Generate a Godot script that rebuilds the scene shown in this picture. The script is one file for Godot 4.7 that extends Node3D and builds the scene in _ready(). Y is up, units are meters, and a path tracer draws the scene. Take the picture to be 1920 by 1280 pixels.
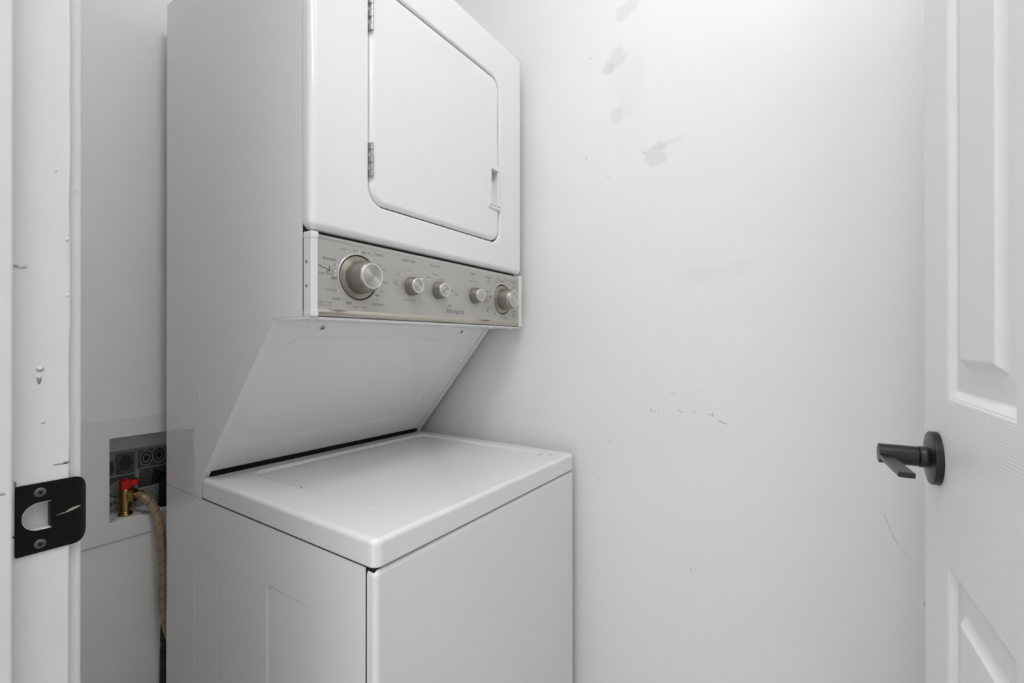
extends Node3D
# Laundry closet: a stacked washer and dryer seen from the doorway.
# Heights in the builders below are measured from the washer's lid, which lies L above the floor.

const L := 0.81
const XW := 0.64      # inner face of the wall at the unit's right
const ZB := -0.765    # inner face of the back wall
const ZF := 0.80      # inner face of the wall behind the opened door
const XD := -0.312    # closet face of the wall with the doorway
const XO := -0.425    # hall face of that wall
const YC := 1.63      # ceiling
const YF := -0.81     # floor
const LAMP := 0.31
const HALL_FILL := 0.56  # strength of the added fill pane in the hall wall
const END_FILL := 0.0  # strength of the added fill pane at the hall end
const CEILING_FILL := 1.25  # strength of the added fill panel in the hall ceiling
var M := {}
var offset := {}

# ---------------------------------------------------------------- helpers
func V(x: float, y: float, z: float) -> Vector3:
	return Vector3(x, y + L, z)

func mb() -> SurfaceTool:
	var st := SurfaceTool.new()
	st.begin(Mesh.PRIMITIVE_TRIANGLES)
	return st

func vert(st: SurfaceTool, p: Vector3, n: Vector3) -> void:
	st.set_normal(n)
	st.set_uv(Vector2(p.x, p.y))
	st.add_vertex(p)

func tri(st: SurfaceTool, a: Vector3, b: Vector3, c: Vector3, na: Vector3, nb: Vector3, nc: Vector3) -> void:
	var g := (b - a).cross(c - a)
	if g.length_squared() < 1e-18:
		return
	if g.dot(na + nb + nc) > 0.0:
		vert(st, a, na); vert(st, c, nc); vert(st, b, nb)
	else:
		vert(st, a, na); vert(st, b, nb); vert(st, c, nc)

func quad(st: SurfaceTool, a: Vector3, b: Vector3, c: Vector3, d: Vector3, na: Vector3, nb: Vector3, nc: Vector3, nd: Vector3) -> void:
	tri(st, a, b, c, na, nb, nc)
	tri(st, a, c, d, na, nc, nd)

func flat(st: SurfaceTool, a: Vector3, b: Vector3, c: Vector3, d: Vector3, n: Vector3) -> void:
	quad(st, a, b, c, d, n, n, n, n)

# a closed outline as [centre, normal, radius] per point: a rectangle whose corners are rounded by r = [x1y1, x0y1, x0y0, x1y0]
func rrect(x0: float, y0: float, x1: float, y1: float, r, n := 8) -> Array:
	var rr: Array = r if r is Array else [r, r, r, r]
	var at := [Vector2(x1 - rr[0], y1 - rr[0]), Vector2(x0 + rr[1], y1 - rr[1]), Vector2(x0 + rr[2], y0 + rr[2]), Vector2(x1 - rr[3], y0 + rr[3])]
	var out := []
	for k in 4:
		for i in n + 1:
			var a := PI / 2 * (k + float(i) / n)
			out.append([at[k], Vector2(cos(a), sin(a)), float(rr[k])])
	return out

func circle(x: float, y: float, r: float, n := 48) -> Array:
	var out := []
	for i in n:
		var a := TAU * i / n
		out.append([Vector2(x, y), Vector2(cos(a), sin(a)), r])
	return out

func lp(e: Array, o: float) -> Vector2:
	return e[0] + e[1] * (e[2] - o)

func ln(e: Array, a: float) -> Vector3:
	return Vector3(e[1].x * cos(a), e[1].y * cos(a), sin(a))

# sweeps a profile of (inset, height, angle of the normal) round an outline; caps close the ends
func sweep(st: SurfaceTool, loop: Array, prof: Array, xf: Transform3D, cap0 := false, cap1 := false) -> void:
	var n := loop.size()
	for j in prof.size() - 1:
		var p: Vector3 = prof[j]
		var q: Vector3 = prof[j + 1]
		if absf(p.x - q.x) + absf(p.y - q.y) < 1e-7:
			continue
		for i in n:
			var e: Array = loop[i]
			var f: Array = loop[(i + 1) % n]
			var a := lp(e, p.x); var b := lp(f, p.x); var c := lp(f, q.x); var d := lp(e, q.x)
			quad(st, xf * Vector3(a.x, a.y, p.y), xf * Vector3(b.x, b.y, p.y), xf * Vector3(c.x, c.y, q.y), xf * Vector3(d.x, d.y, q.y),
				xf.basis * ln(e, p.z), xf.basis * ln(f, p.z), xf.basis * ln(f, q.z), xf.basis * ln(e, q.z))
	if cap0:
		cap(st, loop, prof[0].x, prof[0].y, xf, -1.0)
	if cap1:
		cap(st, loop, prof[-1].x, prof[-1].y, xf, 1.0)

func cap(st: SurfaceTool, loop: Array, o: float, z: float, xf: Transform3D, sgn: float) -> void:
	var m := Vector2.ZERO
	for e in loop:
		m += lp(e, o)
	m /= loop.size()
	var nn := xf.basis * Vector3(0, 0, sgn)
	for i in loop.size():
		var a := lp(loop[i], o); var b := lp(loop[(i + 1) % loop.size()], o)
		tri(st, xf * Vector3(m.x, m.y, z), xf * Vector3(a.x, a.y, z), xf * Vector3(b.x, b.y, z), nn, nn, nn)

# a flat strip between two outlines of as many points
func ring(st: SurfaceTool, la: Array, oa: float, lb: Array, ob: float, z: float, xf: Transform3D, sgn := 1.0) -> void:
	var nn := xf.basis * Vector3(0, 0, sgn)
	for i in la.size():
		var k := (i + 1) % la.size()
		var a := lp(la[i], oa); var b := lp(la[k], oa); var c := lp(lb[k], ob); var d := lp(lb[i], ob)
		flat(st, xf * Vector3(a.x, a.y, z), xf * Vector3(b.x, b.y, z), xf * Vector3(c.x, c.y, z), xf * Vector3(d.x, d.y, z), nn)

# a profile run round a rectangle with mitred corners, closed by a flat field
func mitred(st: SurfaceTool, x0: float, y0: float, x1: float, y1: float, prof: Array) -> void:
	var k := [Vector2(x1, y1), Vector2(x0, y1), Vector2(x0, y0), Vector2(x1, y0)]
	var d := [Vector2(-1, -1), Vector2(1, -1), Vector2(1, 1), Vector2(-1, 1)]
	var out := [Vector2(0, 1), Vector2(-1, 0), Vector2(0, -1), Vector2(1, 0)]
	for j in prof.size() - 1:
		var p: Vector3 = prof[j]
		var q: Vector3 = prof[j + 1]
		for i in 4:
			var m := (i + 1) % 4
			var a: Vector2 = k[i] + d[i] * p.x
			var b: Vector2 = k[m] + d[m] * p.x
			var c: Vector2 = k[m] + d[m] * q.x
			var e: Vector2 = k[i] + d[i] * q.x
			var na := Vector3(out[i].x * cos(p.z), out[i].y * cos(p.z), sin(p.z))
			var nb := Vector3(out[i].x * cos(q.z), out[i].y * cos(q.z), sin(q.z))
			quad(st, Vector3(a.x, a.y, p.y), Vector3(b.x, b.y, p.y), Vector3(c.x, c.y, q.y), Vector3(e.x, e.y, q.y), na, na, nb, nb)
	var l: Vector3 = prof[-1]
	flat(st, Vector3(x0 + l.x, y0 + l.x, l.y), Vector3(x1 - l.x, y0 + l.x, l.y), Vector3(x1 - l.x, y1 - l.x, l.y), Vector3(x0 + l.x, y1 - l.x, l.y), Vector3(0, 0, 1))

func fillet(z: float, r: float, n := 5) -> Array:      # side wall turning over to the front face at height z
	var out := []
	for i in n + 1:
		var t := PI / 2 * i / n
		out.append(Vector3(r - r * cos(t), z - r + r * sin(t), t))
	return out

func roll_in(z: float, r: float, n := 5) -> Array:     # front face rolling down into a hole
	var out := []
	for i in n + 1:
		var t := PI / 2 * i / n
		out.append(Vector3(-r + r * sin(t), z - r + r * cos(t), PI / 2 + t))
	return out

func plate_prof(z0: float, z1: float, r: float, n := 5) -> Array:
	return [Vector3(0, z0, 0)] + fillet(z1, r, n)

func plate(st: SurfaceTool, loop: Array, z0: float, z1: float, r: float, xf := Transform3D.IDENTITY) -> void:
	sweep(st, loop, plate_prof(z0, z1, r), xf, true, true)

# a box with every edge rounded, standing along local z
func rbox(st: SurfaceTool, lo: Vector3, hi: Vector3, r: float, n := 3) -> void:
	var prof := []
	for i in n + 1:
		var t := PI / 2 * (1.0 - float(i) / n)
		prof.append(Vector3(r - r * cos(t), r - r * sin(t), -t))
	for e in fillet(hi.y - lo.y, r, n):
		prof.append(e)
	sweep(st, rrect(lo.x, -hi.z, hi.x, -lo.z, r, n), prof, UPX(lo.y), true, true)

func UPX(y: float) -> Transform3D:                     # local x, y, z lie along x, -z and up
	return Transform3D(Basis(Vector3(1, 0, 0), Vector3(0, 0, -1), Vector3(0, 1, 0)), V(0, y, 0))

func FRONT(z: float) -> Transform3D:                   # local z faces the room's front
	return Transform3D(Basis.IDENTITY, V(0, 0, z))

func SIDE(x: float) -> Transform3D:                    # local x is z, local z faces -x
	return Transform3D(Basis(Vector3(0, 0, 1), Vector3(0, 1, 0), Vector3(-1, 0, 0)), V(x, 0, 0))

func box(st: SurfaceTool, a: Vector3, b: Vector3) -> void:
	var lo := Vector3(minf(a.x, b.x), minf(a.y, b.y) + L, minf(a.z, b.z))
	var hi := Vector3(maxf(a.x, b.x), maxf(a.y, b.y) + L, maxf(a.z, b.z))
	raw_box(st, lo, hi)

func raw_box(st: SurfaceTool, lo: Vector3, hi: Vector3) -> void:
	for k in 3:
		for s in [0, 1]:
			var n := Vector3.ZERO
			n[k] = 1.0 if s else -1.0
			var u := (k + 1) % 3
			var w := (k + 2) % 3
			var p := []
			for c in [[0, 0], [1, 0], [1, 1], [0, 1]]:
				var q := Vector3.ZERO
				q[k] = hi[k] if s else lo[k]
				q[u] = hi[u] if c[0] else lo[u]
				q[w] = hi[w] if c[1] else lo[w]
				p.append(q)
			flat(st, p[0], p[1], p[2], p[3], n)

# a polygon of (z, y) points extruded along x
func slab(st: SurfaceTool, poly: PackedVector2Array, x0: float, x1: float) -> void:
	var ids := Geometry2D.triangulate_polygon(poly)
	for s in [0, 1]:
		var x: float = x1 if s else x0
		var n := Vector3(1.0 if s else -1.0, 0, 0)
		for i in range(0, ids.size(), 3):
			var a := poly[ids[i]]; var b := poly[ids[i + 1]]; var c := poly[ids[i + 2]]
			tri(st, V(x, a.y, a.x), V(x, b.y, b.x), V(x, c.y, c.x), n, n, n)
	var turn := 1.0 if Geometry2D.is_polygon_clockwise(poly) else -1.0
	for i in poly.size():
		var a := poly[i]; var b := poly[(i + 1) % poly.size()]
		var d := (b - a).normalized()
		var n := Vector3(0, d.x, -d.y) * turn
		flat(st, V(x0, a.y, a.x), V(x1, a.y, a.x), V(x1, b.y, b.x), V(x0, b.y, b.x), n)

func smooth_path(pts: Array, steps := 8) -> PackedVector3Array:
	var out := PackedVector3Array()
	for i in pts.size() - 1:
		var p0: Vector3 = pts[maxi(i - 1, 0)]
		var p3: Vector3 = pts[mini(i + 2, pts.size() - 1)]
		for k in steps:
			out.append((pts[i] as Vector3).cubic_interpolate(pts[i + 1], p0, p3, float(k) / steps))
	out.append(pts[-1])
	return out

func frames(path: PackedVector3Array) -> Array:
	var out := []
	var up := Vector3(0.13, 0.2, 0.97)
	for i in path.size():
		var t := (path[mini(i + 1, path.size() - 1)] - path[maxi(i - 1, 0)]).normalized()
		var a := (up - t * up.dot(t)).normalized()
		up = a
		out.append([path[i], a, t.cross(a), t])
	return out

func tube(st: SurfaceTool, path: PackedVector3Array, radius, seg := 16, ends := true) -> void:
	var fr := frames(path)
	for i in fr.size() - 1:
		var r0: float = radius[i] if radius is Array else radius
		var r1: float = radius[i + 1] if radius is Array else radius
		var len := (path[i + 1] - path[i]).length()
		var sl := atan2(r0 - r1, maxf(len, 1e-6))
		for k in seg:
			var c := []
			for kk in [k, k + 1]:
				var a: float = TAU * kk / seg
				for e in [[i, r0], [i + 1, r1]]:
					var f: Array = fr[e[0]]
					var nn: Vector3 = f[1] * cos(a) + f[2] * sin(a)
					c.append([f[0] + nn * e[1], (nn * cos(sl) + f[3] * sin(sl))])
			quad(st, c[0][0], c[1][0], c[3][0], c[2][0], c[0][1], c[1][1], c[3][1], c[2][1])
	if ends:
		for e in [0, fr.size() - 1]:
			var f: Array = fr[e]
			var r: float = radius[e] if radius is Array else radius
			var nn: Vector3 = f[3] * (1.0 if e else -1.0)
			for k in seg:
				var a := TAU * k / seg
				var b := TAU * (k + 1) / seg
				tri(st, f[0], f[0] + (f[1] * cos(a) + f[2] * sin(a)) * r, f[0] + (f[1] * cos(b) + f[2] * sin(b)) * r, nn, nn, nn)

func rod(st: SurfaceTool, a: Vector3, b: Vector3, r: float, seg := 14) -> void:
	tube(st, PackedVector3Array([a, b]), r, seg)

# turns a list of (radius, height, normal angle) about local z
func lathe(st: SurfaceTool, prof: Array, xf: Transform3D, seg := 48, end := true) -> void:
	var c := circle(0, 0, 0, seg)
	var p := []
	for e in prof:
		p.append(Vector3(-e.x, e.y, e.z))
	sweep(st, c, p, xf, false, end)

# as lathe, with the texture's u running round the axis so that a brushed sheen can follow it
func turned(st: SurfaceTool, prof: Array, xf: Transform3D, seg := 64) -> void:
	for j in prof.size() - 1:
		var p: Vector3 = prof[j]
		var q: Vector3 = prof[j + 1]
		for i in seg:
			var v := []
			for c in [[i, p], [i + 1, p], [i + 1, q], [i, p], [i + 1, q], [i, q]]:
				var a: float = -TAU * c[0] / seg
				st.set_normal(xf.basis * Vector3(cos(a) * cos(c[1].z), sin(a) * cos(c[1].z), sin(c[1].z)))
				st.set_uv(Vector2(float(c[0]) / seg, c[1].x))
				st.add_vertex(xf * Vector3(cos(a) * c[1].x, sin(a) * c[1].x, c[1].y))

func text(st: SurfaceTool, s: String, at: Vector3, high: float, bold := false, squeeze := 1.0, face := "Droid Sans") -> void:
	var t := TextMesh.new()
	var f := SystemFont.new()
	f.font_names = PackedStringArray([face])
	f.font_weight = 700 if bold else 400
	t.font = f
	t.text = s
	t.font_size = 48
	t.pixel_size = high / (48.0 * 0.714)
	t.depth = 0.0003
	t.curve_step = 2.0
	st.append_from(t, 0, Transform3D(Basis(Vector3(squeeze, 0, 0), Vector3(0, 1, 0), Vector3(0, 0, 1)), at))

func disc(st: SurfaceTool, at: Vector3, r: float, h: float, xf := Transform3D.IDENTITY, seg := 14) -> void:
	sweep(st, circle(at.x, at.y, r, seg), [Vector3(0, at.z, 0), Vector3(0, at.z + h, 0)], xf, false, true)

# ---------------------------------------------------------------- the tree
func numbered(called: String) -> String:
	if not has_node(NodePath(called)):
		return called
	var k := 1
	while has_node(NodePath("%s_%03d" % [called, k])):
		k += 1
	return "%s_%03d" % [called, k]

func thing(called: String, label: String, category: String, base: Vector3) -> Node3D:
	var o := Node3D.new()
	o.name = numbered(called)
	o.position = base
	add_child(o, true)
	offset[o] = -base
	o.set_meta("label", label)
	o.set_meta("category", category)
	return o

func part(parent: Node, called: String, st: SurfaceTool, m: Material, label := "") -> MeshInstance3D:
	var o := MeshInstance3D.new()
	var k := 0
	var nm := called
	while parent.has_node(NodePath(nm)):
		k += 1
		nm = "%s_%03d" % [called, k]
	o.name = nm
	o.mesh = st.commit()
	o.material_override = m
	o.cast_shadow = GeometryInstance3D.SHADOW_CASTING_SETTING_ON
	if offset.has(parent):
		o.position = offset[parent]
	parent.add_child(o, true)
	if label:
		o.set_meta("label", label)
	return o

func struct(called: String, st: SurfaceTool, m: Material, label: String, category: String) -> MeshInstance3D:
	var o := part(self, called, st, m, label)
	o.set_meta("category", category)
	o.set_meta("kind", "structure")
	return o

func mat(c: Color, rough := 0.5, metal := 0.0, spec := 0.5) -> StandardMaterial3D:
	var m := StandardMaterial3D.new()
	m.albedo_color = c
	m.roughness = rough
	m.metallic = metal
	m.metallic_specular = spec
	return m

func grey(v: float, rough := 0.5, metal := 0.0, spec := 0.5) -> StandardMaterial3D:
	return mat(Color(v, v, v), rough, metal, spec)

# ---------------------------------------------------------------- scene
func _ready() -> void:
	camera_and_light()
	materials()
	room()
	door_frame()
	door_leaf()
	laundry_unit()
	plumbing()
	strike_plate()

func camera_and_light() -> void:
	var cam := Camera3D.new()
	cam.name = "camera"
	cam.fov = 73.16
	cam.near = 0.02
	cam.position = V(-0.4178, 0.2715, 0.5082)
	cam.rotation = Vector3(0.00197, 0.5926 - PI / 2, 0)
	add_child(cam)
	cam.current = true
	var env := Environment.new()
	env.background_mode = Environment.BG_COLOR
	env.background_color = Color(0.6, 0.6, 0.6)
	env.background_energy_multiplier = 0.0
	env.tonemap_mode = Environment.TONE_MAPPER_LINEAR
	env.tonemap_exposure = 1.0
	env.sdfgi_enabled = true
	env.ssao_enabled = true
	env.ssil_enabled = true
	var we := WorldEnvironment.new()
	we.name = "environment"
	we.environment = env
	add_child(we)
	lamp("ceiling_lamp", Vector3(-0.2, YC, 0.42), 0.13, LAMP, Color(1.0, 0.993, 0.98),
		"round white glass ceiling lamp above the stacked washer and dryer")
	# added fill light: unseen glowing panes in the hall walls and ceiling
	panel("hall_fill_1", "added wide glowing pane in the hall wall, filling the closet with light", V(-1.39, 0.1, 0.25), Vector2(1.4, 1.6), Vector3(0, -PI / 2, 0), HALL_FILL)
	panel("hall_fill_2", "added tall glowing pane at the end of the hall for fill light", V(-0.9, 0.4, 2.19), Vector2(0.8, 1.9), Vector3(0, 0, 0), END_FILL)
	panel("ceiling_fill", "added flat light panel in the unseen hall ceiling for fill", V(-0.9, YC - 0.01, 0.55), Vector2(0.7, 1.5), Vector3(-PI / 2, 0, 0), CEILING_FILL)

# an added fill light: a framed glowing pane with an area light of its size just in front; local -z is where it shines
func panel(called: String, label: String, at: Vector3, size: Vector2, turn: Vector3, energy: float) -> void:
	if energy <= 0.0:
		return
	var t := thing(called, label, "hall_fill" if called.begins_with("hall_fill") else "ceiling light", at)
	offset.erase(t)
	t.rotation = turn
	if called.begins_with("hall_fill"):
		t.set_meta("kind", "structure")
	var st := mb()
	var hw := size.x / 2
	var hh := size.y / 2
	raw_box(st, Vector3(-hw - 0.05, -hh - 0.05, -0.02), Vector3(-hw, hh + 0.05, 0.008))
	raw_box(st, Vector3(hw, -hh - 0.05, -0.02), Vector3(hw + 0.05, hh + 0.05, 0.008))
	raw_box(st, Vector3(-hw, -hh - 0.05, -0.02), Vector3(hw, -hh, 0.008))
	raw_box(st, Vector3(-hw, hh, -0.02), Vector3(hw, hh + 0.05, 0.008))
	part(t, "frame", st, grey(0.9, 0.5))
	st = mb()
	raw_box(st, Vector3(-hw, -hh, 0.0), Vector3(hw, hh, 0.006))
	var g := grey(0.8, 0.5)
	g.emission_enabled = true
	g.emission = Color(0.985, 0.993, 1.0)
	g.emission_energy_multiplier = 0.2
	part(t, "pane", st, g)
	var l := AreaLight3D.new()
	l.name = "light"
	l.area_size = size
	l.light_color = Color(0.985, 0.993, 1.0)
	l.light_energy = energy
	l.area_range = 9.0
	l.area_attenuation = 2.0
	l.shadow_enabled = true
	l.position = Vector3(0, 0, -0.012)
	t.add_child(l)

func lamp(called: String, at: Vector3, r: float, energy: float, c: Color, label: String) -> void:
	var t := thing(called, label, "ceiling lamp", V(at.x, at.y, at.z))
	var down := Transform3D(Basis(Vector3(1, 0, 0), Vector3(0, 0, 1), Vector3(0, -1, 0)), V(at.x, at.y, at.z))
	var b := mb()
	sweep(b, circle(0, 0, r * 1.08, 40), [Vector3(0, 0, 0)] + fillet(0.022, 0.006), down, false, true)
	part(t, "base", b, grey(0.9, 0.4))
	var g := mb()
	var prof := []
	for i in 13:
		var a := PI / 2 * i / 12
		prof.append(Vector3(r * cos(a), 0.022 + r * 0.55 * sin(a), a))
	lathe(g, prof, down, 40)
	var glow := grey(0.95, 0.4)
	glow.emission_enabled = true
	glow.emission = c
	glow.emission_energy_multiplier = 1.6
	part(t, "glass_shade", g, glow)
	var l := OmniLight3D.new()
	l.name = "light"
	l.light_color = c
	l.light_energy = energy
	l.light_size = r * 0.8
	l.omni_range = 8.0
	l.omni_attenuation = 2.0
	l.shadow_enabled = true
	l.position = Vector3(0, -0.022 - r * 0.62, 0)
	t.add_child(l)

func noise_tex(freq: float, seed_: int, strength: float, size := 512) -> NoiseTexture2D:
	var n := FastNoiseLite.new()
	n.noise_type = FastNoiseLite.TYPE_SIMPLEX_SMOOTH
	n.frequency = freq
	n.fractal_octaves = 4
	n.seed = seed_
	var t := NoiseTexture2D.new()
	t.width = size
	t.height = size
	t.seamless = true
	t.noise = n
	t.as_normal_map = true
	t.bump_strength = strength
	return t

func grain_normal() -> ImageTexture:
	var n := 512
	var im := Image.create(n, n, false, Image.FORMAT_RGBA8)
	for y in n:
		for x in n:
			var u := float(x) / n * TAU
			var v := float(y) / n * TAU
			var w := 1.6 * sin(u + 0.7 * sin(2 * v)) + 0.7 * sin(2 * u + 3 * v + 1.3) + 0.25 * sin(4 * u - 2 * v)
			var a := 0.55 + 0.45 * sin(3 * v + 2 * sin(u) + sin(3 * u + 5 * v))
			var h := 0.5 + 0.3 * a * sin(44 * v + w) + 0.12 * sin(97 * v + 2.0 * w + 2.0 * sin(2 * u))
			im.set_pixel(x, y, Color(h, h, h))
	im.bump_map_to_normal_map(3.0)
	return ImageTexture.create_from_image(im)

func materials() -> void:
	M.enamel = grey(0.96, 0.035, 0.0, 0.62)
	M.enamel_soft = grey(0.96, 0.06, 0.0, 0.6)
	M.plastic = grey(0.94, 0.3)
	M.void = grey(0.03, 0.8)
	M.wall = grey(0.97, 0.55, 0.0, 0.3)
	M.wall.normal_enabled = true
	M.wall.normal_texture = noise_tex(0.03, 4, 3.0)
	M.wall.normal_scale = 0.12
	M.wall.uv1_triplanar = true
	M.wall.uv1_world_triplanar = true
	M.wall.uv1_scale = Vector3(5, 5, 5)
	M.ceiling = grey(0.975, 0.8)
	M.floor = mat(Color(0.80, 0.785, 0.765), 0.45)
	M.trim = grey(0.89, 0.32)
	M.trim.normal_enabled = true
	M.trim.normal_texture = noise_tex(0.02, 9, 4.0)
	M.trim.normal_scale = 0.16
	M.trim.uv1_triplanar = true
	M.trim.uv1_world_triplanar = true
	M.trim.uv1_scale = Vector3(7, 1.6, 7)
	M.door = grey(0.97, 0.42)
	var gn := grain_normal()
	M.rail = grey(0.97, 0.42)
	M.rail.normal_enabled = true
	M.rail.normal_texture = gn
	M.rail.normal_scale = 0.24
	M.rail.uv1_triplanar = true
	M.rail.uv1_scale = Vector3(7.5, 7.5, 7.5)
	M.black = grey(0.085, 0.36, 0.0, 0.5)
	M.plate = grey(0.035, 0.45, 0.0, 0.3)
	M.black_metal = grey(0.16, 0.36, 0.0, 0.5)
	M.panel = mat(Color(0.745, 0.74, 0.72), 0.36, 0.3)
	M.trim_metal = mat(Color(0.80, 0.80, 0.79), 0.3, 0.7)
	M.chrome = mat(Color(0.74, 0.72, 0.68), 0.18, 1.0)
	M.knob = mat(Color(0.60, 0.59, 0.56), 0.3, 0.85)
	M.cap = mat(Color(0.80, 0.795, 0.785), 0.5, 1.0)
	M.cap.anisotropy_enabled = true
	M.cap.anisotropy = -0.9
	M.skirt = mat(Color(0.68, 0.66, 0.62), 0.45, 1.0)
	M.skirt.anisotropy_enabled = true
	M.skirt.anisotropy = -0.85
	M.edge = mat(Color(0.96, 0.96, 0.95), 0.3, 0.1)
	M.ink = grey(0.2, 0.6)
	M.ink_soft = grey(0.40, 0.6)
	M.dot = grey(0.93, 0.5)
	M.pen = mat(Color(0.2, 0.11, 0.12), 0.6)
	M.red_ink = mat(Color(0.62, 0.36, 0.36), 0.6)
	M.screw = mat(Color(0.72, 0.72, 0.71), 0.25, 0.9)
	M.brass = mat(Color(0.64, 0.52, 0.31), 0.25, 1.0)
	M.red = mat(Color(0.80, 0.07, 0.05), 0.38)
	M.hose_red = mat(Color(0.55, 0.12, 0.09), 0.5)
	M.rubber = grey(0.09, 0.5)

func wall_print() -> ImageTexture:
	# old scuffs and smudges on the wall at the unit's right; one pixel is about 1.25 mm, u runs from the back wall towards the door
	var w := 1254
	var h := 1952
	var im := Image.create(w, h, false, Image.FORMAT_RGBA8)
	im.fill(Color(0.965, 0.965, 0.965))
	var nz := FastNoiseLite.new()
	nz.seed = 3
	nz.frequency = 0.02
	nz.fractal_octaves = 4
	# (z, y, radius z, radius y, turn, darkness)
	var blots := [[0.095, 0.955, 0.038, 0.026, 0.5, 0.055], [0.075, 0.94, 0.02, 0.02, 0.2, 0.035], [0.1015, 0.818, 0.02, 0.028, 0.4, 0.035], [0.19, 0.703, 0.036, 0.03, 0.2, 0.055],
		[0.222, 0.722, 0.045, 0.012, 0.2, 0.012], [0.121, 1.06, 0.034, 0.024, 0.3, 0.045], [0.13, 0.88, 0.05, 0.09, 0.1, 0.012], [0.30, 0.42, 0.10, 0.02, 0.1, 0.012]]
	for b in blots:
		var cx: float = (b[0] - ZB) / (ZF - ZB) * w
		var cy: float = (YC - b[1]) / (YC - YF) * h
		var rx: float = b[2] / (ZF - ZB) * w
		var ry: float = b[3] / (YC - YF) * h
		for y in range(int(cy - rx - ry), int(cy + rx + ry)):
			for x in range(int(cx - rx - ry), int(cx + rx + ry)):
				if x < 0 or y < 0 or x >= w or y >= h:
					continue
				var d := Vector2(x - cx, y - cy).rotated(b[4]) / Vector2(rx, ry)
				var s := 1.0 - d.length() + 0.5 * nz.get_noise_2d(x * 1.3, y * 1.3)
				if s > 0.0:
					var v: float = im.get_pixel(x, y).r - b[5] * 0.75 * smoothstep(0.0, 0.5, s)
					im.set_pixel(x, y, Color(v, v, v))
	# short scratches: (z, y) to (z, y), darkness
	var cuts := [[0.182, 0.121, 0.183, 0.114, 0.4], [0.189, 0.114, 0.191, 0.111, 0.45], [0.198, 0.118, 0.199, 0.115, 0.3], [0.243, 0.120, 0.253, 0.117, 0.4], [0.274, 0.119, 0.280, 0.118, 0.3],
		[0.303, 0.117, 0.315, 0.1155, 0.3], [0.314, 0.120, 0.315, 0.112, 0.3], [0.327, 0.104, 0.343, 0.099, 0.4], [0.328, 0.105, 0.334, 0.103, 0.3], [0.225, 0.158, 0.238, 0.156, 0.2],
		[0.08, 0.035, 0.085, 0.029, 0.2], [0.117, 0.055, 0.118, 0.053, 0.35], [0.165, 0.712, 0.172, 0.709, 0.3], [0.215, 0.722, 0.245, 0.726, 0.14], [0.02, 0.735, 0.021, 0.728, 0.35],
		[0.075, 0.675, 0.08, 0.672, 0.25], [0.60, -0.035, 0.618, -0.085, 0.16], [0.618, -0.085, 0.636, -0.105, 0.12], [0.6, 0.085, 0.606, 0.083, 0.1], [0.268, -0.224, 0.27, -0.226, 0.35],
		[-0.01, 0.22, -0.008, 0.217, 0.3], [0.05, -0.06, 0.052, -0.064, 0.3], [0.03, 0.98, 0.033, 0.976, 0.3], [0.655, -0.18, 0.656, -0.186, 0.5], [0.29, 0.17, 0.292, 0.16, 0.16], [0.52, 0.3, 0.521, 0.298, 0.2]]
	for c in cuts:
		var a := Vector2((c[0] - ZB) / (ZF - ZB) * w, (YC - c[1]) / (YC - YF) * h)
		var b := Vector2((c[2] - ZB) / (ZF - ZB) * w, (YC - c[3]) / (YC - YF) * h)
		var n := int(a.distance_to(b)) + 1
		for i in n + 1:
			var p := a.lerp(b, float(i) / n)
			p.y += nz.get_noise_2d(p.x * 9.0, 50.0) * 2.0
			var q := Vector2i(p)
			if q.x >= 0 and q.y >= 0 and q.x < w and q.y < h:
				var v: float = im.get_pixelv(q).r - c[4] * 0.65
				im.set_pixelv(q, Color(v, v, v))
	return ImageTexture.create_from_image(im)

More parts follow.
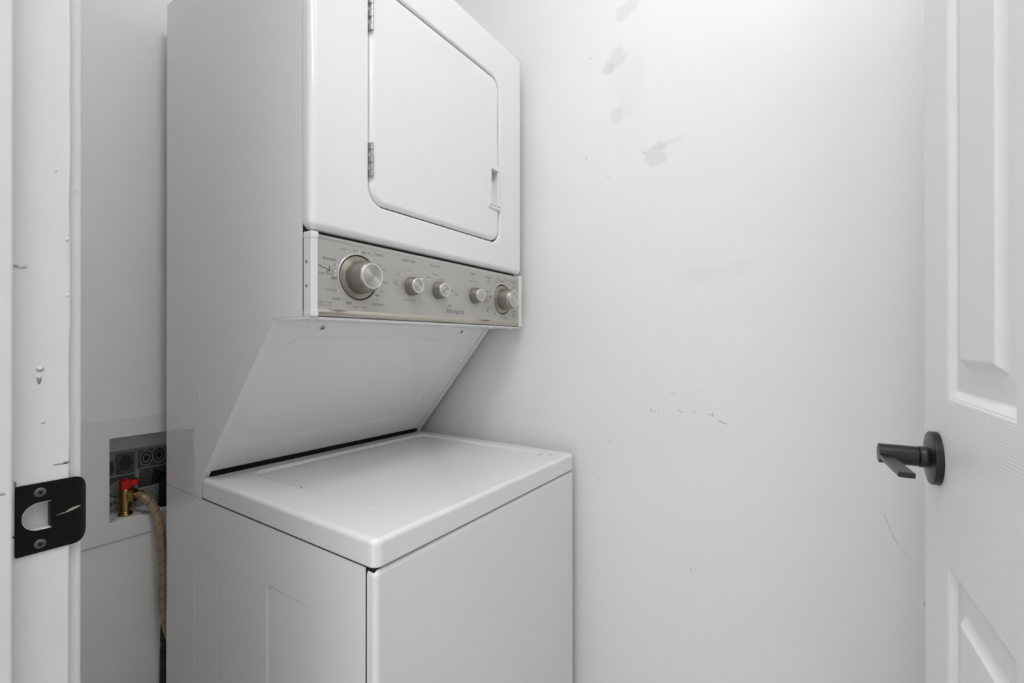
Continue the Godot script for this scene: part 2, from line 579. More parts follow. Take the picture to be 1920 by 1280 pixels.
func room() -> void:
	var st := mb()
	box(st, Vector3(-1.4, YF - 0.1, -1.6), Vector3(XW + 0.1, YF, 2.2))
	struct("floor", st, M.floor, "light tan floor under the washer and out in the hall", "floor")
	st = mb()
	box(st, Vector3(-1.4, YC, -1.6), Vector3(XW + 0.1, YC + 0.1, 2.2))
	struct("ceiling", st, M.ceiling, "flat white ceiling above the closet and the hall", "ceiling")
	# back wall, cut out for the outlet box
	var hx0 := -0.092; var hx1 := 0.178; var hy0 := -0.128; var hy1 := 0.072
	st = mb()
	box(st, Vector3(XO, YF, ZB - 0.12), Vector3(hx0, YC, ZB))
	box(st, Vector3(hx1, YF, ZB - 0.12), Vector3(XW + 0.1, YC, ZB))
	box(st, Vector3(hx0, YF, ZB - 0.12), Vector3(hx1, hy0, ZB))
	box(st, Vector3(hx0, hy1, ZB - 0.12), Vector3(hx1, YC, ZB))
	box(st, Vector3(hx0, hy0, ZB - 0.12), Vector3(hx1, hy1, ZB - 0.11))
	struct("wall_back", st, M.wall, "white painted wall behind the stacked washer and dryer", "wall")
	# wall at the unit's right, with its scuffs printed on the face
	st = mb()
	box(st, Vector3(XW + 0.002, YF, ZB - 0.12), Vector3(XW + 0.12, YC, ZF + 0.12))
	st.set_normal(Vector3(-1, 0, 0))
	for c in [[0, 0], [1, 1], [1, 0], [0, 0], [0, 1], [1, 1]]:
		st.set_normal(Vector3(-1, 0, 0))
		st.set_uv(Vector2(c[0], 1 - c[1]))
		st.add_vertex(V(XW, lerpf(YF, YC, c[1]), lerpf(ZB, ZF, c[0])))
	var wm: StandardMaterial3D = grey(1.0, 0.5, 0.0, 0.35)
	wm.albedo_texture = wall_print()
	wm.normal_enabled = true
	wm.normal_texture = noise_tex(0.012, 4, 6.0)
	wm.normal_scale = 0.10
	var o := struct("wall_right", st, wm, "white painted wall with faint smudges and scuffs beside the dryer", "wall")
	st = mb()
	box(st, Vector3(XD, YF, ZF), Vector3(XW, YC, ZF + 0.12))
	struct("wall_front", st, M.wall, "white painted wall behind the opened door", "wall")
	# wall with the doorway
	st = mb()
	box(st, Vector3(XO, YF, -1.6), Vector3(XD, YC, -0.052))
	box(st, Vector3(XO, YF, 0.712), Vector3(XD, YC, 2.2))
	box(st, Vector3(XO, 1.255, -0.052), Vector3(XD, YC, 0.712))
	struct("wall_left", st, M.wall, "white painted wall holding the doorway", "wall")
	# the hall behind the camera
	st = mb()
	box(st, Vector3(-1.5, YF, -1.6), Vector3(-1.4, YC, 2.2))
	box(st, Vector3(-1.4, YF, -1.7), Vector3(XD, YC, -1.6))
	box(st, Vector3(-1.4, YF, 2.2), Vector3(XD, YC, 2.3))
	struct("wall_hall", st, M.wall, "white painted walls round the hall outside the closet", "wall")
	st = mb()
	rbox(st, Vector3(-0.29, YF, ZB), Vector3(XW, YF + 0.085, ZB + 0.012), 0.003)
	struct("baseboard_back", st, M.trim, "white baseboard along the wall behind the washer", "baseboard")
	st = mb()
	rbox(st, Vector3(XW - 0.012, YF, ZB + 0.012), Vector3(XW, YF + 0.085, ZF), 0.003)
	struct("baseboard_right", st, M.trim, "white baseboard along the scuffed wall beside the washer", "baseboard")

func door_frame() -> void:
	# left jamb, right jamb, head, stops and casing
	var t := thing("trim_1", "white painted door frame with paint drips on its latch jamb", "door frame", V(-0.36, YF, 0.33))
	t.set_meta("kind", "structure")
	var zj := -0.0298
	var st := mb()
	# the latch jamb is mortised behind the strike plate
	var my0 := 0.1166; var my1 := 0.1388; var mx0 := -0.331; var mx1 := -0.3125
	rbox(st, Vector3(XO, YF, zj - 0.019), Vector3(-0.3025, my0, zj), 0.0003)
	rbox(st, Vector3(XO, my1, zj - 0.019), Vector3(-0.3025, 1.24, zj), 0.0003)
	rbox(st, Vector3(XO, my0 - 0.004, zj - 0.019), Vector3(mx0, my1 + 0.004, zj), 0.0015)
	rbox(st, Vector3(mx1, my0 - 0.004, zj - 0.019), Vector3(-0.3025, my1 + 0.004, zj), 0.0015)
	part(t, "jamb", st, M.trim)
	st = mb()
	box(st, Vector3(mx0 - 0.002, my0 - 0.002, zj - 0.019), Vector3(mx1 + 0.002, my1 + 0.002, zj - 0.008))
	for d in [[-0.322, 0.131, 0.0012], [-0.3222, 0.126, 0.001], [-0.326, 0.127, 0.0005], [-0.3185, 0.119, 0.0006]]:
		disc(st, Vector3(d[0], d[1], 0), d[2], 0.0004, FRONT(zj - 0.008), 8)
	part(t, "mortise", st, M.trim)
	st = mb()
	rbox(st, Vector3(XO, YF, 0.69), Vector3(-0.3025, 1.24, 0.709), 0.0015)
	part(t, "jamb", st, M.trim)
	st = mb()
	rbox(st, Vector3(XO, 1.225, zj), Vector3(-0.3025, 1.244, 0.69), 0.0015)
	part(t, "head", st, M.trim)
	st = mb()
	rbox(st, Vector3(-0.374, YF, zj - 0.001), Vector3(-0.3368, 1.225, zj + 0.0105), 0.002)
	rbox(st, Vector3(-0.374, YF, 0.68), Vector3(-0.3368, 1.225, 0.691), 0.002)
	rbox(st, Vector3(-0.374, 1.2145, zj), Vector3(-0.3368, 1.226, 0.69), 0.002)
	part(t, "stop", st, M.trim)
	for s in [0, 1]:
		var x0 := XD if s else XO - 0.017
		var x1 := -0.2925 if s else XO
		st = mb()
		rbox(st, Vector3(x0, YF, zj - 0.062), Vector3(x1, 1.31, zj - 0.0045), 0.004)
		part(t, "casing", st, M.trim)
		st = mb()
		rbox(st, Vector3(x0, YF, 0.695), Vector3(x1, 1.31, 0.752), 0.004)
		part(t, "casing", st, M.trim)
		st = mb()
		rbox(st, Vector3(x0, 1.25, zj - 0.0045), Vector3(x1, 1.31, 0.695), 0.004)
		part(t, "casing", st, M.trim)
	# a bead of paint along the joint of jamb and casing
	st = mb()
	var rng := RandomNumberGenerator.new()
	rng.seed = 11
	var pts := []
	for i in 60:
		pts.append(V(-0.3028 + rng.randf_range(-0.0006, 0.0006), -0.6 + i * 0.033, zj - 0.0012 + rng.randf_range(-0.0005, 0.0006)))
	tube(st, smooth_path(pts, 3), 0.0012, 8)
	part(t, "paint_bead", st, M.trim)
	# lumps and runs of paint: (pixel measured) x, y, half width, half height, proud
	for d in [[-0.3315, 0.333, 0.0042, 0.0014, 0.0009], [-0.3200, 0.2495, 0.0026, 0.0026, 0.0008], [-0.3205, 0.2425, 0.0016, 0.006, 0.0004], [-0.3105, 0.417, 0.001, 0.0008, 0.0006], [-0.2965, 0.404, 0.0009, 0.0008, 0.0006],
			[-0.3035, 0.312, 0.001, 0.0018, 0.0010], [-0.3035, 0.36, 0.0008, 0.0025, 0.0006], [-0.334, 0.16, 0.0009, 0.006, 0.0005], [-0.318, 0.205, 0.0014, 0.0014, 0.0005]]:
		st = mb()
		var prof := []
		for i in 6:
			var a := PI / 2 * i / 5
			prof.append(Vector3(cos(a), sin(a), a))
		var xf := Transform3D(Basis(Vector3(d[2], 0, 0), Vector3(0, d[3], 0), Vector3(0, 0, d[4])), V(d[0], d[1], zj if d[0] < -0.3025 else zj - 0.0045))
		lathe(st, prof, xf, 14)
		part(t, "paint_drip", st, M.trim)
	st = mb()
	for d in [[-0.3075, 0.168, 0.0045, 0.0007], [-0.3035, 0.1685, 0.0022, 0.001], [-0.343, 0.1535, 0.002, 0.0009]]:
		rbox(st, Vector3(d[0] - d[2], d[1] - d[3], zj - 0.0002), Vector3(d[0] + d[2], d[1] + d[3], zj + (0.0002 if d[0] > -0.337 else 0.0107)), 0.0002, 1)
	part(t, "scuff", st, grey(0.62, 0.6))

func door_leaf() -> void:
	var t := thing("door_1", "white molded panel door standing open at the right with a black lever", "door", Vector3(0.36, 0.012, 0.6165))
	t.set_meta("kind", "structure")
	offset.erase(t)
	# local x runs from the latch edge to the hinges, local z out of the face that looks into the doorway
	var ang := deg_to_rad(2.85)
	t.basis = Basis(Vector3(-cos(ang), 0, sin(ang)), Vector3(0, 1, 0), Vector3(-sin(ang), 0, -cos(ang)))
	var W := 0.66
	var T := 0.035
	var H := 2.02
	var b := -0.012 + L     # lid heights to door heights
	var rows := [[0.20, 0.031 + b], [0.209 + b, 0.209 + b + 0.56], [0.209 + b + 0.66, H - 0.11]]
	var I := Transform3D.IDENTITY
	# stiles and mullion
	var st := mb()
	raw_box(st, Vector3(0.001, 0, -T + 0.001), Vector3(W - 0.001, H, -0.008))
	part(t, "core", st, M.door)
	for e in [[0.0, 0.096], [0.564, W]]:
		st = mb()
		plate(st, rrect(e[0], 0, e[1], H, 0.0012, 2), -T, 0, 0.0012, I)
		part(t, "stile", st, M.door)
	for r in 3:
		st = mb()
		raw_box(st, Vector3(0.277, rows[r][0], -T), Vector3(0.383, rows[r][1], 0))
		part(t, "mullion", st, M.door)
	var ys := [0.0, rows[0][0], rows[0][1], rows[1][0], rows[1][1], rows[2][0], rows[2][1], H]
	for k in [0, 2, 4, 6]:
		st = mb()
		raw_box(st, Vector3(0.096, ys[k], -T), Vector3(0.564, ys[k + 1], 0))
		part(t, "rail", st, M.rail)
	for r in 3:
		for c in [[0.096, 0.277], [0.383, 0.564]]:
			st = mb()
			# ogee moulding, quirk, then the bevel up to the raised field
			mitred(st, c[0], rows[r][0], c[1], rows[r][1], [Vector3(0, 0, PI / 2), Vector3(0.002, -0.0008, 2.1), Vector3(0.004, -0.0012, 1.6), Vector3(0.004, -0.0012, 2.2), Vector3(0.009, -0.0055, 2.3), Vector3(0.012, -0.0068, 1.7), Vector3(0.0125, -0.0072, PI / 2), Vector3(0.0165, -0.0078, PI / 2), Vector3(0.0165, -0.0078, 1.51), Vector3(0.0355, -0.0066, 1.51), Vector3(0.0375, -0.0064, 1.2), Vector3(0.0435, -0.0009, 0.86), Vector3(0.0445, -0.0004, 1.2), Vector3(0.0465, -0.0003, PI / 2)])
			part(t, "panel", st, M.door)
	# hinges' knuckles on the far edge
	for y in [0.25, 1.0, 1.8]:
		st = mb()
		rod(st, Vector3(W + 0.004, y - 0.045, -T - 0.003), Vector3(W + 0.004, y + 0.045, -T - 0.003), 0.0055)
		part(t, "hinge", st, M.black_metal, "black hinge")
	st = mb()
	raw_box(st, Vector3(-0.001, 0.137 - 0.028 + b, -T + 0.006), Vector3(0.0015, 0.137 + 0.028 + b, -0.006))
	part(t, "latch_plate", st, M.black_metal, "black latch plate")
	# lever handle
	var hx := 0.060
	var hy := 0.1372 + b
	var at := Transform3D(Basis.IDENTITY, Vector3(hx, hy, 0))
	st = mb()
	lathe(st, [Vector3(0.0305, 0, 0), Vector3(0.0305, 0.0055, 0), Vector3(0.0303, 0.0068, 0.5), Vector3(0.0297, 0.0075, 1.25), Vector3(0.014, 0.0096, 1.45), Vector3(0.0128, 0.0105, 0.9), Vector3(0.0122, 0.012, 0.2), Vector3(0.0122, 0.0165, 0), Vector3(0.0122, 0.0168, PI / 2), Vector3(0.0108, 0.0168, PI / 2), Vector3(0.0108, 0.0185, 0), Vector3(0.0108, 0.0185, 0)], at, 64, false)
	var h := part(t, "door_handle", st, M.black_metal, "matte black lever handle")
	h.material_override = M.black
	st = mb()
	lathe(st, [Vector3(0.0115, 0.0185, 0), Vector3(0.0115, 0.0535, 0), Vector3(0.0109, 0.0542, 0.8), Vector3(0.0103, 0.0545, PI / 2)], at, 48)
	part(h, "spindle", st, M.black)
	st = mb()
	# the blade, tapering a little towards its free end and slightly raised
	var lo := Transform3D(Basis(Vector3(0.9985, 0.055, 0), Vector3(-0.055, 0.9985, 0), Vector3(0, 0, 1)), Vector3(hx - 0.004, hy - 0.0035, 0))
	sweep(st, rrect(0, -0.0028, 0.126, 0.0028, 0.001, 2), [Vector3(0.0008, 0.0410, -PI / 2), Vector3(0, 0.0418, 0), Vector3(0, 0.0537, 0), Vector3(0.0008, 0.0545, PI / 2)], lo, true, true)
	part(h, "lever", st, M.black)

# ---------------------------------------------------------------- the stacked washer and dryer
func laundry_unit() -> void:
	var W := 0.606
	var t := thing("stacked_washer_dryer", "tall white stacked washer and dryer with a silver control panel between them", "washer dryer", V(0.303, YF, -0.35))
	var st := mb()
	# washer body inside the outer skins
	rbox(st, Vector3(0.0015, YF + 0.02, -0.695), Vector3(W, -0.046, -0.0195), 0.004)
	part(t, "washer_cabinet", st, M.enamel)
	st = mb()
	box(st, Vector3(0.0025, -0.0465, -0.69), Vector3(W - 0.004, -0.0395, -0.004))
	part(t, "gap_shade", st, M.void)  # black block painting the shade in the gap under the worktop
	st = mb()
	box(st, Vector3(0.0012, YF + 0.04, -0.0194), Vector3(W - 0.003, -0.0465, -0.0166))
	part(t, "gap_shade", st, M.void)  # black sheet painting the shade in the front panel's seam
	# left skin with two stamped hollows
	st = mb()
	var sx := SIDE(0.0)
	var cells := [[-0.695, -0.362, -0.5575, -0.4435, -0.1465], [-0.362, -0.0195, -0.2775, -0.1515, -0.1405]]
	for c in cells:
		var out := rrect(c[0], YF + 0.022, c[1], -0.0425, 0.0, 6)
		var hole := rrect(c[2], YF + 0.10, c[3], c[4], 0.014, 6)
		ring(st, out, 0, hole, -0.0012, 0.0, sx)
		sweep(st, hole, [Vector3(-0.0012, 0, PI / 2), Vector3(0, -0.0003, 2.1), Vector3(0.0006, -0.0012, 2.1), Vector3(0.0016, -0.0014, PI / 2)], sx, false, true)
	# folded edges of the skin
	flat(st, V(0, YF + 0.022, -0.0195), V(0.001, YF + 0.022, -0.0195), V(0.001, -0.0425, -0.0195), V(0, -0.0425, -0.0195), Vector3(0, 0, 1))
	flat(st, V(0, -0.0425, -0.0195), V(0.002, -0.0425, -0.0195), V(0.002, -0.0425, -0.695), V(0, -0.0425, -0.695), Vector3(0, 1, 0))
	part(t, "washer_side_panel", st, M.enamel)
	st = mb()
	plate(st, rrect(0.0005, YF + 0.03, W + 0.001, -0.0430, 0.009, 6), -0.0165, 0.001, 0.008, FRONT(0))
	part(t, "washer_front_panel", st, M.enamel)
	for f in [[0.04, -0.06], [W - 0.04, -0.06], [0.04, -0.65], [W - 0.04, -0.65]]:
		st = mb()
		rod(st, V(f[0], YF, f[1]), V(f[0], YF + 0.024, f[1]), 0.018)
		part(t, "foot", st, M.rubber)
	# worktop with its rim falling to the lid
	st = mb()
	var zc := UPX(0)
	var top := rrect(-0.0015, -0.003, W + 0.0015, 0.5225, [0.009, 0.009, 0.014, 0.014], 8)
	var lid_hole := rrect(0.0745, 0.0575, 0.5715, 0.4815, 0.026, 8)
	sweep(st, top, [Vector3(0.004, -0.0405, -PI / 2), Vector3(0.0012, -0.0393, -PI / 4), Vector3(0, -0.0365, 0)] + fillet(0.0, 0.008, 6), zc, true, false)
	ring(st, top, 0.008, lid_hole, -0.0035, 0.0, zc)
	sweep(st, lid_hole, [Vector3(-0.0035, 0, PI / 2), Vector3(-0.0015, -0.0003, 1.8), Vector3(0.0, -0.0011, 2.25), Vector3(0.0060, -0.0050, 2.1), Vector3(0.0065, -0.0056, 2.6), Vector3(0.0065, -0.0105, PI)], zc)
	var wt := part(t, "washer_top", st, M.enamel_soft)
	st = mb()
	sweep(st, lid_hole, [Vector3(0.0078, -0.0105, 0), Vector3(0.0078, -0.0058, 0), Vector3(0.0084, -0.0050, 0.8), Vector3(0.0094, -0.0048, PI / 2)], zc, true, true)
	part(t, "washer_lid", st, M.enamel_soft)
	for e in [[0.5545, -0.0385, 0.003, 0.0008, 0.6], [0.558, -0.036, 0.0012, 0.003, 0.3], [0.551, -0.0325, 0.0015, 0.0007, 0.0], [0.0765, -0.300, 0.0014, 0.003, 0.0]]:
		st = mb()
		var xf := Transform3D(Basis(Vector3(0, 1, 0), e[4]), V(e[0], 0, e[1]))
		sweep(st, rrect(-e[2], -e[3], e[2], e[3], 0.0006, 2), [Vector3(0, 0, 0), Vector3(0, 0.0002, 0)], xf * Transform3D(Basis(Vector3(1, 0, 0), Vector3(0, 0, -1), Vector3(0, 1, 0)), Vector3.ZERO), false, true)
		part(wt, "paint_chip", st, M.ink_soft, "dark chip in the white enamel")
	# upper cabinet: side panels with the slanted front edge
	var side := PackedVector2Array([Vector2(-0.695, -0.0415), Vector2(-0.695, 1.018), Vector2(-0.1735, 1.018), Vector2(-0.1735, 0.3125), Vector2(-0.254, 0.3125), Vector2(-0.5185, 0.006), Vector2(-0.5238, -0.002), Vector2(-0.5238, -0.0415)])
	for s in [0, 1]:
		st = mb()
		slab(st, side, W - 0.0135 if s else 0.0, W if s else 0.0135)
		if s == 0:
			# the round knock-out for a vent duct, outlined by a shallow groove
			pass
		part(t, "dryer_side_panel", st, M.enamel)
	st = mb()
	sweep(st, circle(-0.588, 0.146, 0.058, 64), [Vector3(0.0, 0.0, 0.0), Vector3(0.0006, 0.0003, 1.1), Vector3(0.0014, 0.00035, PI / 2), Vector3(0.003, 0.00005, 1.8)], SIDE(0.0), false, false)
	part(t, "duct_knockout", st, M.enamel)
	st = mb()
	box(st, Vector3(0.0135, 0.0, -0.695), Vector3(W - 0.0135, 1.018, -0.68))
	box(st, Vector3(0.0135, 1.004, -0.68), Vector3(W - 0.0135, 1.018, -0.1735))
	part(t, "dryer_cabinet", st, M.enamel)
	# slanted panel between console and worktop
	var so := V(0, 0.006, -0.5185)
	var sy := Vector3(0, 0.3065, 0.2645).normalized()
	var sl := Transform3D(Basis(Vector3(1, 0, 0), sy, Vector3(1, 0, 0).cross(sy)), so)
	st = mb()
	var s_out := rrect(0.0148, 0.003, W - 0.0148, 0.404, 0.001, 6)
	var s_in := rrect(0.031, 0.074, 0.51, 0.36, 0.05, 6)
	sweep(st, s_out, plate_prof(-0.012, -0.0025, 0.001, 2), sl, true, false)
	ring(st, s_out, 0.001, s_in, -0.006, -0.0025, sl)
	sweep(st, s_in, [Vector3(-0.006, -0.0025, PI / 2), Vector3(-0.002, -0.0029, 1.72), Vector3(0.004, -0.0036, 1.72), Vector3(0.009, -0.004, PI / 2)], sl, false, true)
	var sp := part(t, "slanted_panel", st, M.enamel_soft)
	for e in [[0.0995, 0.385], [0.501, 0.3855]]:
		screw(t, sl * Transform3D(Basis.IDENTITY, Vector3(e[0], e[1], -0.0025)), 0.0052)
	st = mb()
	for e in [[0.0136, 0.0160], [W - 0.0160, W - 0.0136]]:
		st = mb()
		plate(st, rrect(e[0], 0.0, e[1], 0.404, 0.0003, 1), -0.012, -0.0065, 0.0002, sl)
		part(t, "gap_shade", st, M.void)  # black strips painted in as shade beside the slanted panel
	st = mb()
	box(st, Vector3(0.004, -0.002, -0.532), Vector3(W - 0.004, 0.0075, -0.5245))
	box(st, Vector3(0.0135, -0.03, -0.54), Vector3(W - 0.0135, 0.06, -0.535))
	part(t, "lid_gap_shade", st, M.void, "black strip painting the shade in the gap behind the lid")  # black boxes stand for the shaded opening under the slanted panel
	# dryer front
	st = mb()
	var f_out := rrect(0.0, 0.4500, W, 1.018, 0.013, 8)
	var hole := rrect(0.1108, 0.5145, 0.5055, 0.918, 0.033, 8)
	var FZ := FRONT(-0.150)
	sweep(st, f_out, plate_prof(-0.0215, 0, 0.012, 7), FZ, false, false)
	ring(st, f_out, 0.012, hole, -0.0045, 0.0, FZ)
	sweep(st, hole, roll_in(0, 0.0045, 4) + [Vector3(0, -0.014, PI)], FZ)
	ring(st, f_out, 0, hole, 0, -0.0215, FZ, -1.0)
	part(t, "dryer_front_panel", st, M.enamel_soft)
	st = mb()
	box(st, Vector3(0.0135, 0.46, -0.19), Vector3(W - 0.0135, 1.004, -0.172))
	part(t, "shade_backing", st, grey(0.12, 0.6))  # near-black sheet added so the door gap reads as shade
	# dryer door
	st = mb()
	ring(st, hole, -0.001, rrect(0.1134, 0.5173, 0.5039, 0.9152, 0.031, 8), 0.002, -0.0082, FZ)
	part(t, "door_gap_shade", st, grey(0.06, 0.7), "dark ring painting the shade in the door gap")  # dark ring stands for the shade between door and front panel
	st = mb()
	var d_out := rrect(0.1134, 0.5173, 0.5039, 0.9152, 0.031, 8)
	var pit := rrect(0.4665, 0.6085, 0.4965, 0.6885, 0.002, 8)
	sweep(st, d_out, plate_prof(-0.02, 0.0008, 0.0105, 7), FZ)
	ring(st, d_out, 0.0105, pit, 0, 0.0008, FZ)
	var dd := part(t, "dryer_door", st, M.enamel_soft)
	st = mb()
	var h_out := rrect(0.4585, 0.594, 0.5038, 0.700, 0.003, 8)
	sweep(st, h_out, plate_prof(0.0005, 0.0042, 0.0012, 3), FZ)
	ring(st, h_out, 0.0012, pit, 0, 0.0042, FZ)
	sweep(st, pit, [Vector3(0, 0.0042, PI), Vector3(0.0003, -0.018, PI)], FZ)
	# the finger hollow slopes out towards its foot
	quad(st, FZ * Vector3(0.4665, 0.6885, -0.016), FZ * Vector3(0.4965, 0.6885, -0.016), FZ * Vector3(0.4965, 0.6085, -0.003), FZ * Vector3(0.4665, 0.6085, -0.003), Vector3(0, 0.16, 0.98).normalized(), Vector3(0, 0.16, 0.98).normalized(), Vector3(0, 0.16, 0.98).normalized(), Vector3(0, 0.16, 0.98).normalized())
	rbox(st, Vector3(0.4605, 0.6012, -0.1465), Vector3(0.503, 0.6065, -0.1435), 0.001, 2)
	part(dd, "door_pull", st, M.plastic, "white recessed finger pull")
	for y0 in [0.8205, 0.5635]:
		st = mb()
		var c := Vector3(0.1152, 0, -0.1475)
		for k in 5:
			var a: float = y0 + 0.0118 * k
			var ww := 0.0029 if k % 2 == 0 else 0.0026
			rod(st, V(c.x, a + 0.0004, c.z), V(c.x, a + 0.0114, c.z), ww, 12)
			if k % 2 == 0:
				box(st, Vector3(c.x - 0.0042, a + 0.0004, c.z - 0.012), Vector3(c.x - 0.0022, a + 0.0114, c.z))
		rod(st, V(c.x, y0 - 0.0018, c.z), V(c.x, y0 + 0.06, c.z), 0.0014, 8)
		part(t, "hinge", st, M.screw, "small steel door hinge")
	console(t)

func screw(parent: Node, xf: Transform3D, r: float, m: Material = null) -> void:
	var st := mb()
	lathe(st, [Vector3(r, 0, 0), Vector3(r, 0.0006, 0.3), Vector3(r * 0.8, 0.0014, 1.0), Vector3(r * 0.5, 0.0017, 1.4)], xf, 20)
	var o := part(parent, "screw", st, m if m else M.screw)
	var s2 := mb()
	for a in [0.4, 0.4 + PI / 2]:
		var q := xf * Transform3D(Basis(Vector3(0, 0, 1), a), Vector3(0, 0, 0.0016))
		sweep(s2, rrect(-r * 0.45, -r * 0.13, r * 0.45, r * 0.13, r * 0.05, 1), [Vector3(0, 0, 0), Vector3(0, 0.0003, 0)], q, false, true)
	part(o, "cross_slot", s2, M.void)

func knob(parent: Node, x: float, y: float, r0: float, r1: float, h: float, seg := 56) -> Node3D:
	var xf := FRONT(-0.1525) * Transform3D(Basis.IDENTITY, Vector3(x, y, 0))
	var st := mb()
	var z0 := 0.002
	var rc := r1 - 0.0014
	lathe(st, [Vector3(r0 * 0.96, z0, 0), Vector3(r0, z0 + 0.001, 0.0), Vector3(lerpf(r0, r1, 0.22), z0 + h * 0.45, 0.10), Vector3(lerpf(r0, r1, 0.45), h * 0.75, 0.22), Vector3(lerpf(r0, r1, 0.75), h * 0.92, 0.5), Vector3(r1, h, 0.8)], xf, seg, true)
	var k := part(parent, "knob", st, M.knob, "silver turning knob")
	st = mb()
	lathe(st, [Vector3(r1, h - 0.0004, 0.5), Vector3(r1 - 0.0002, h + 0.0007, 1.0), Vector3(rc + 0.0001, h + 0.0008, PI / 2), Vector3(rc - 0.0003, h + 0.0002, 2.4)], xf, seg, false)
	part(k, "bright_rim", st, M.edge)
	st = mb()
	turned(st, [Vector3(rc, h + 0.0003, PI / 2), Vector3(rc * 0.6, h + 0.0003, PI / 2), Vector3(rc * 0.25, h + 0.0003, PI / 2), Vector3(0.0003, h + 0.0003, PI / 2)], xf, seg)
	part(k, "cap", st, M.cap, "brushed metal cap")
	return k

func dial(parent: Node, x: float, y: float, r: float, dark: bool) -> void:
	var xf := FRONT(-0.1525) * Transform3D(Basis.IDENTITY, Vector3(x, y, 0))
	var st := mb()
	# a raised lip round the sunk dial
	lathe(st, [Vector3(r + 0.0018, 0, 0.9), Vector3(r + 0.0006, 0.0016, 1.0), Vector3(r, 0.002, PI / 2), Vector3(r - 0.0006, 0.0018, 2.6), Vector3(r - 0.0008, 0.0003, PI)], xf, 72, false)
	part(parent, "dial_ring", st, M.panel)
	st = mb()
	lathe(st, [Vector3(r - 0.0006, 0.0002, PI / 2), Vector3(r - 0.005, 0.0002, PI / 2)], xf, 72, false)
	part(parent, "dial_gap_shade", st, M.void if dark else grey(0.22, 0.5))  # dark annulus paints the shadow inside the dial's well
	st = mb()
	turned(st, [Vector3(r - 0.0030, 0.0002, 0.2), Vector3(r - 0.0032, 0.0012, 0.7), Vector3(r - 0.0038, 0.0016, 1.36), Vector3(0.030, 0.0035, 1.30), Vector3(0.024, 0.0055, 1.20), Vector3(0.018, 0.0085, 1.05)], xf, 72)
	part(parent, "dial_skirt", st, M.skirt, "dished metal dial skirt")

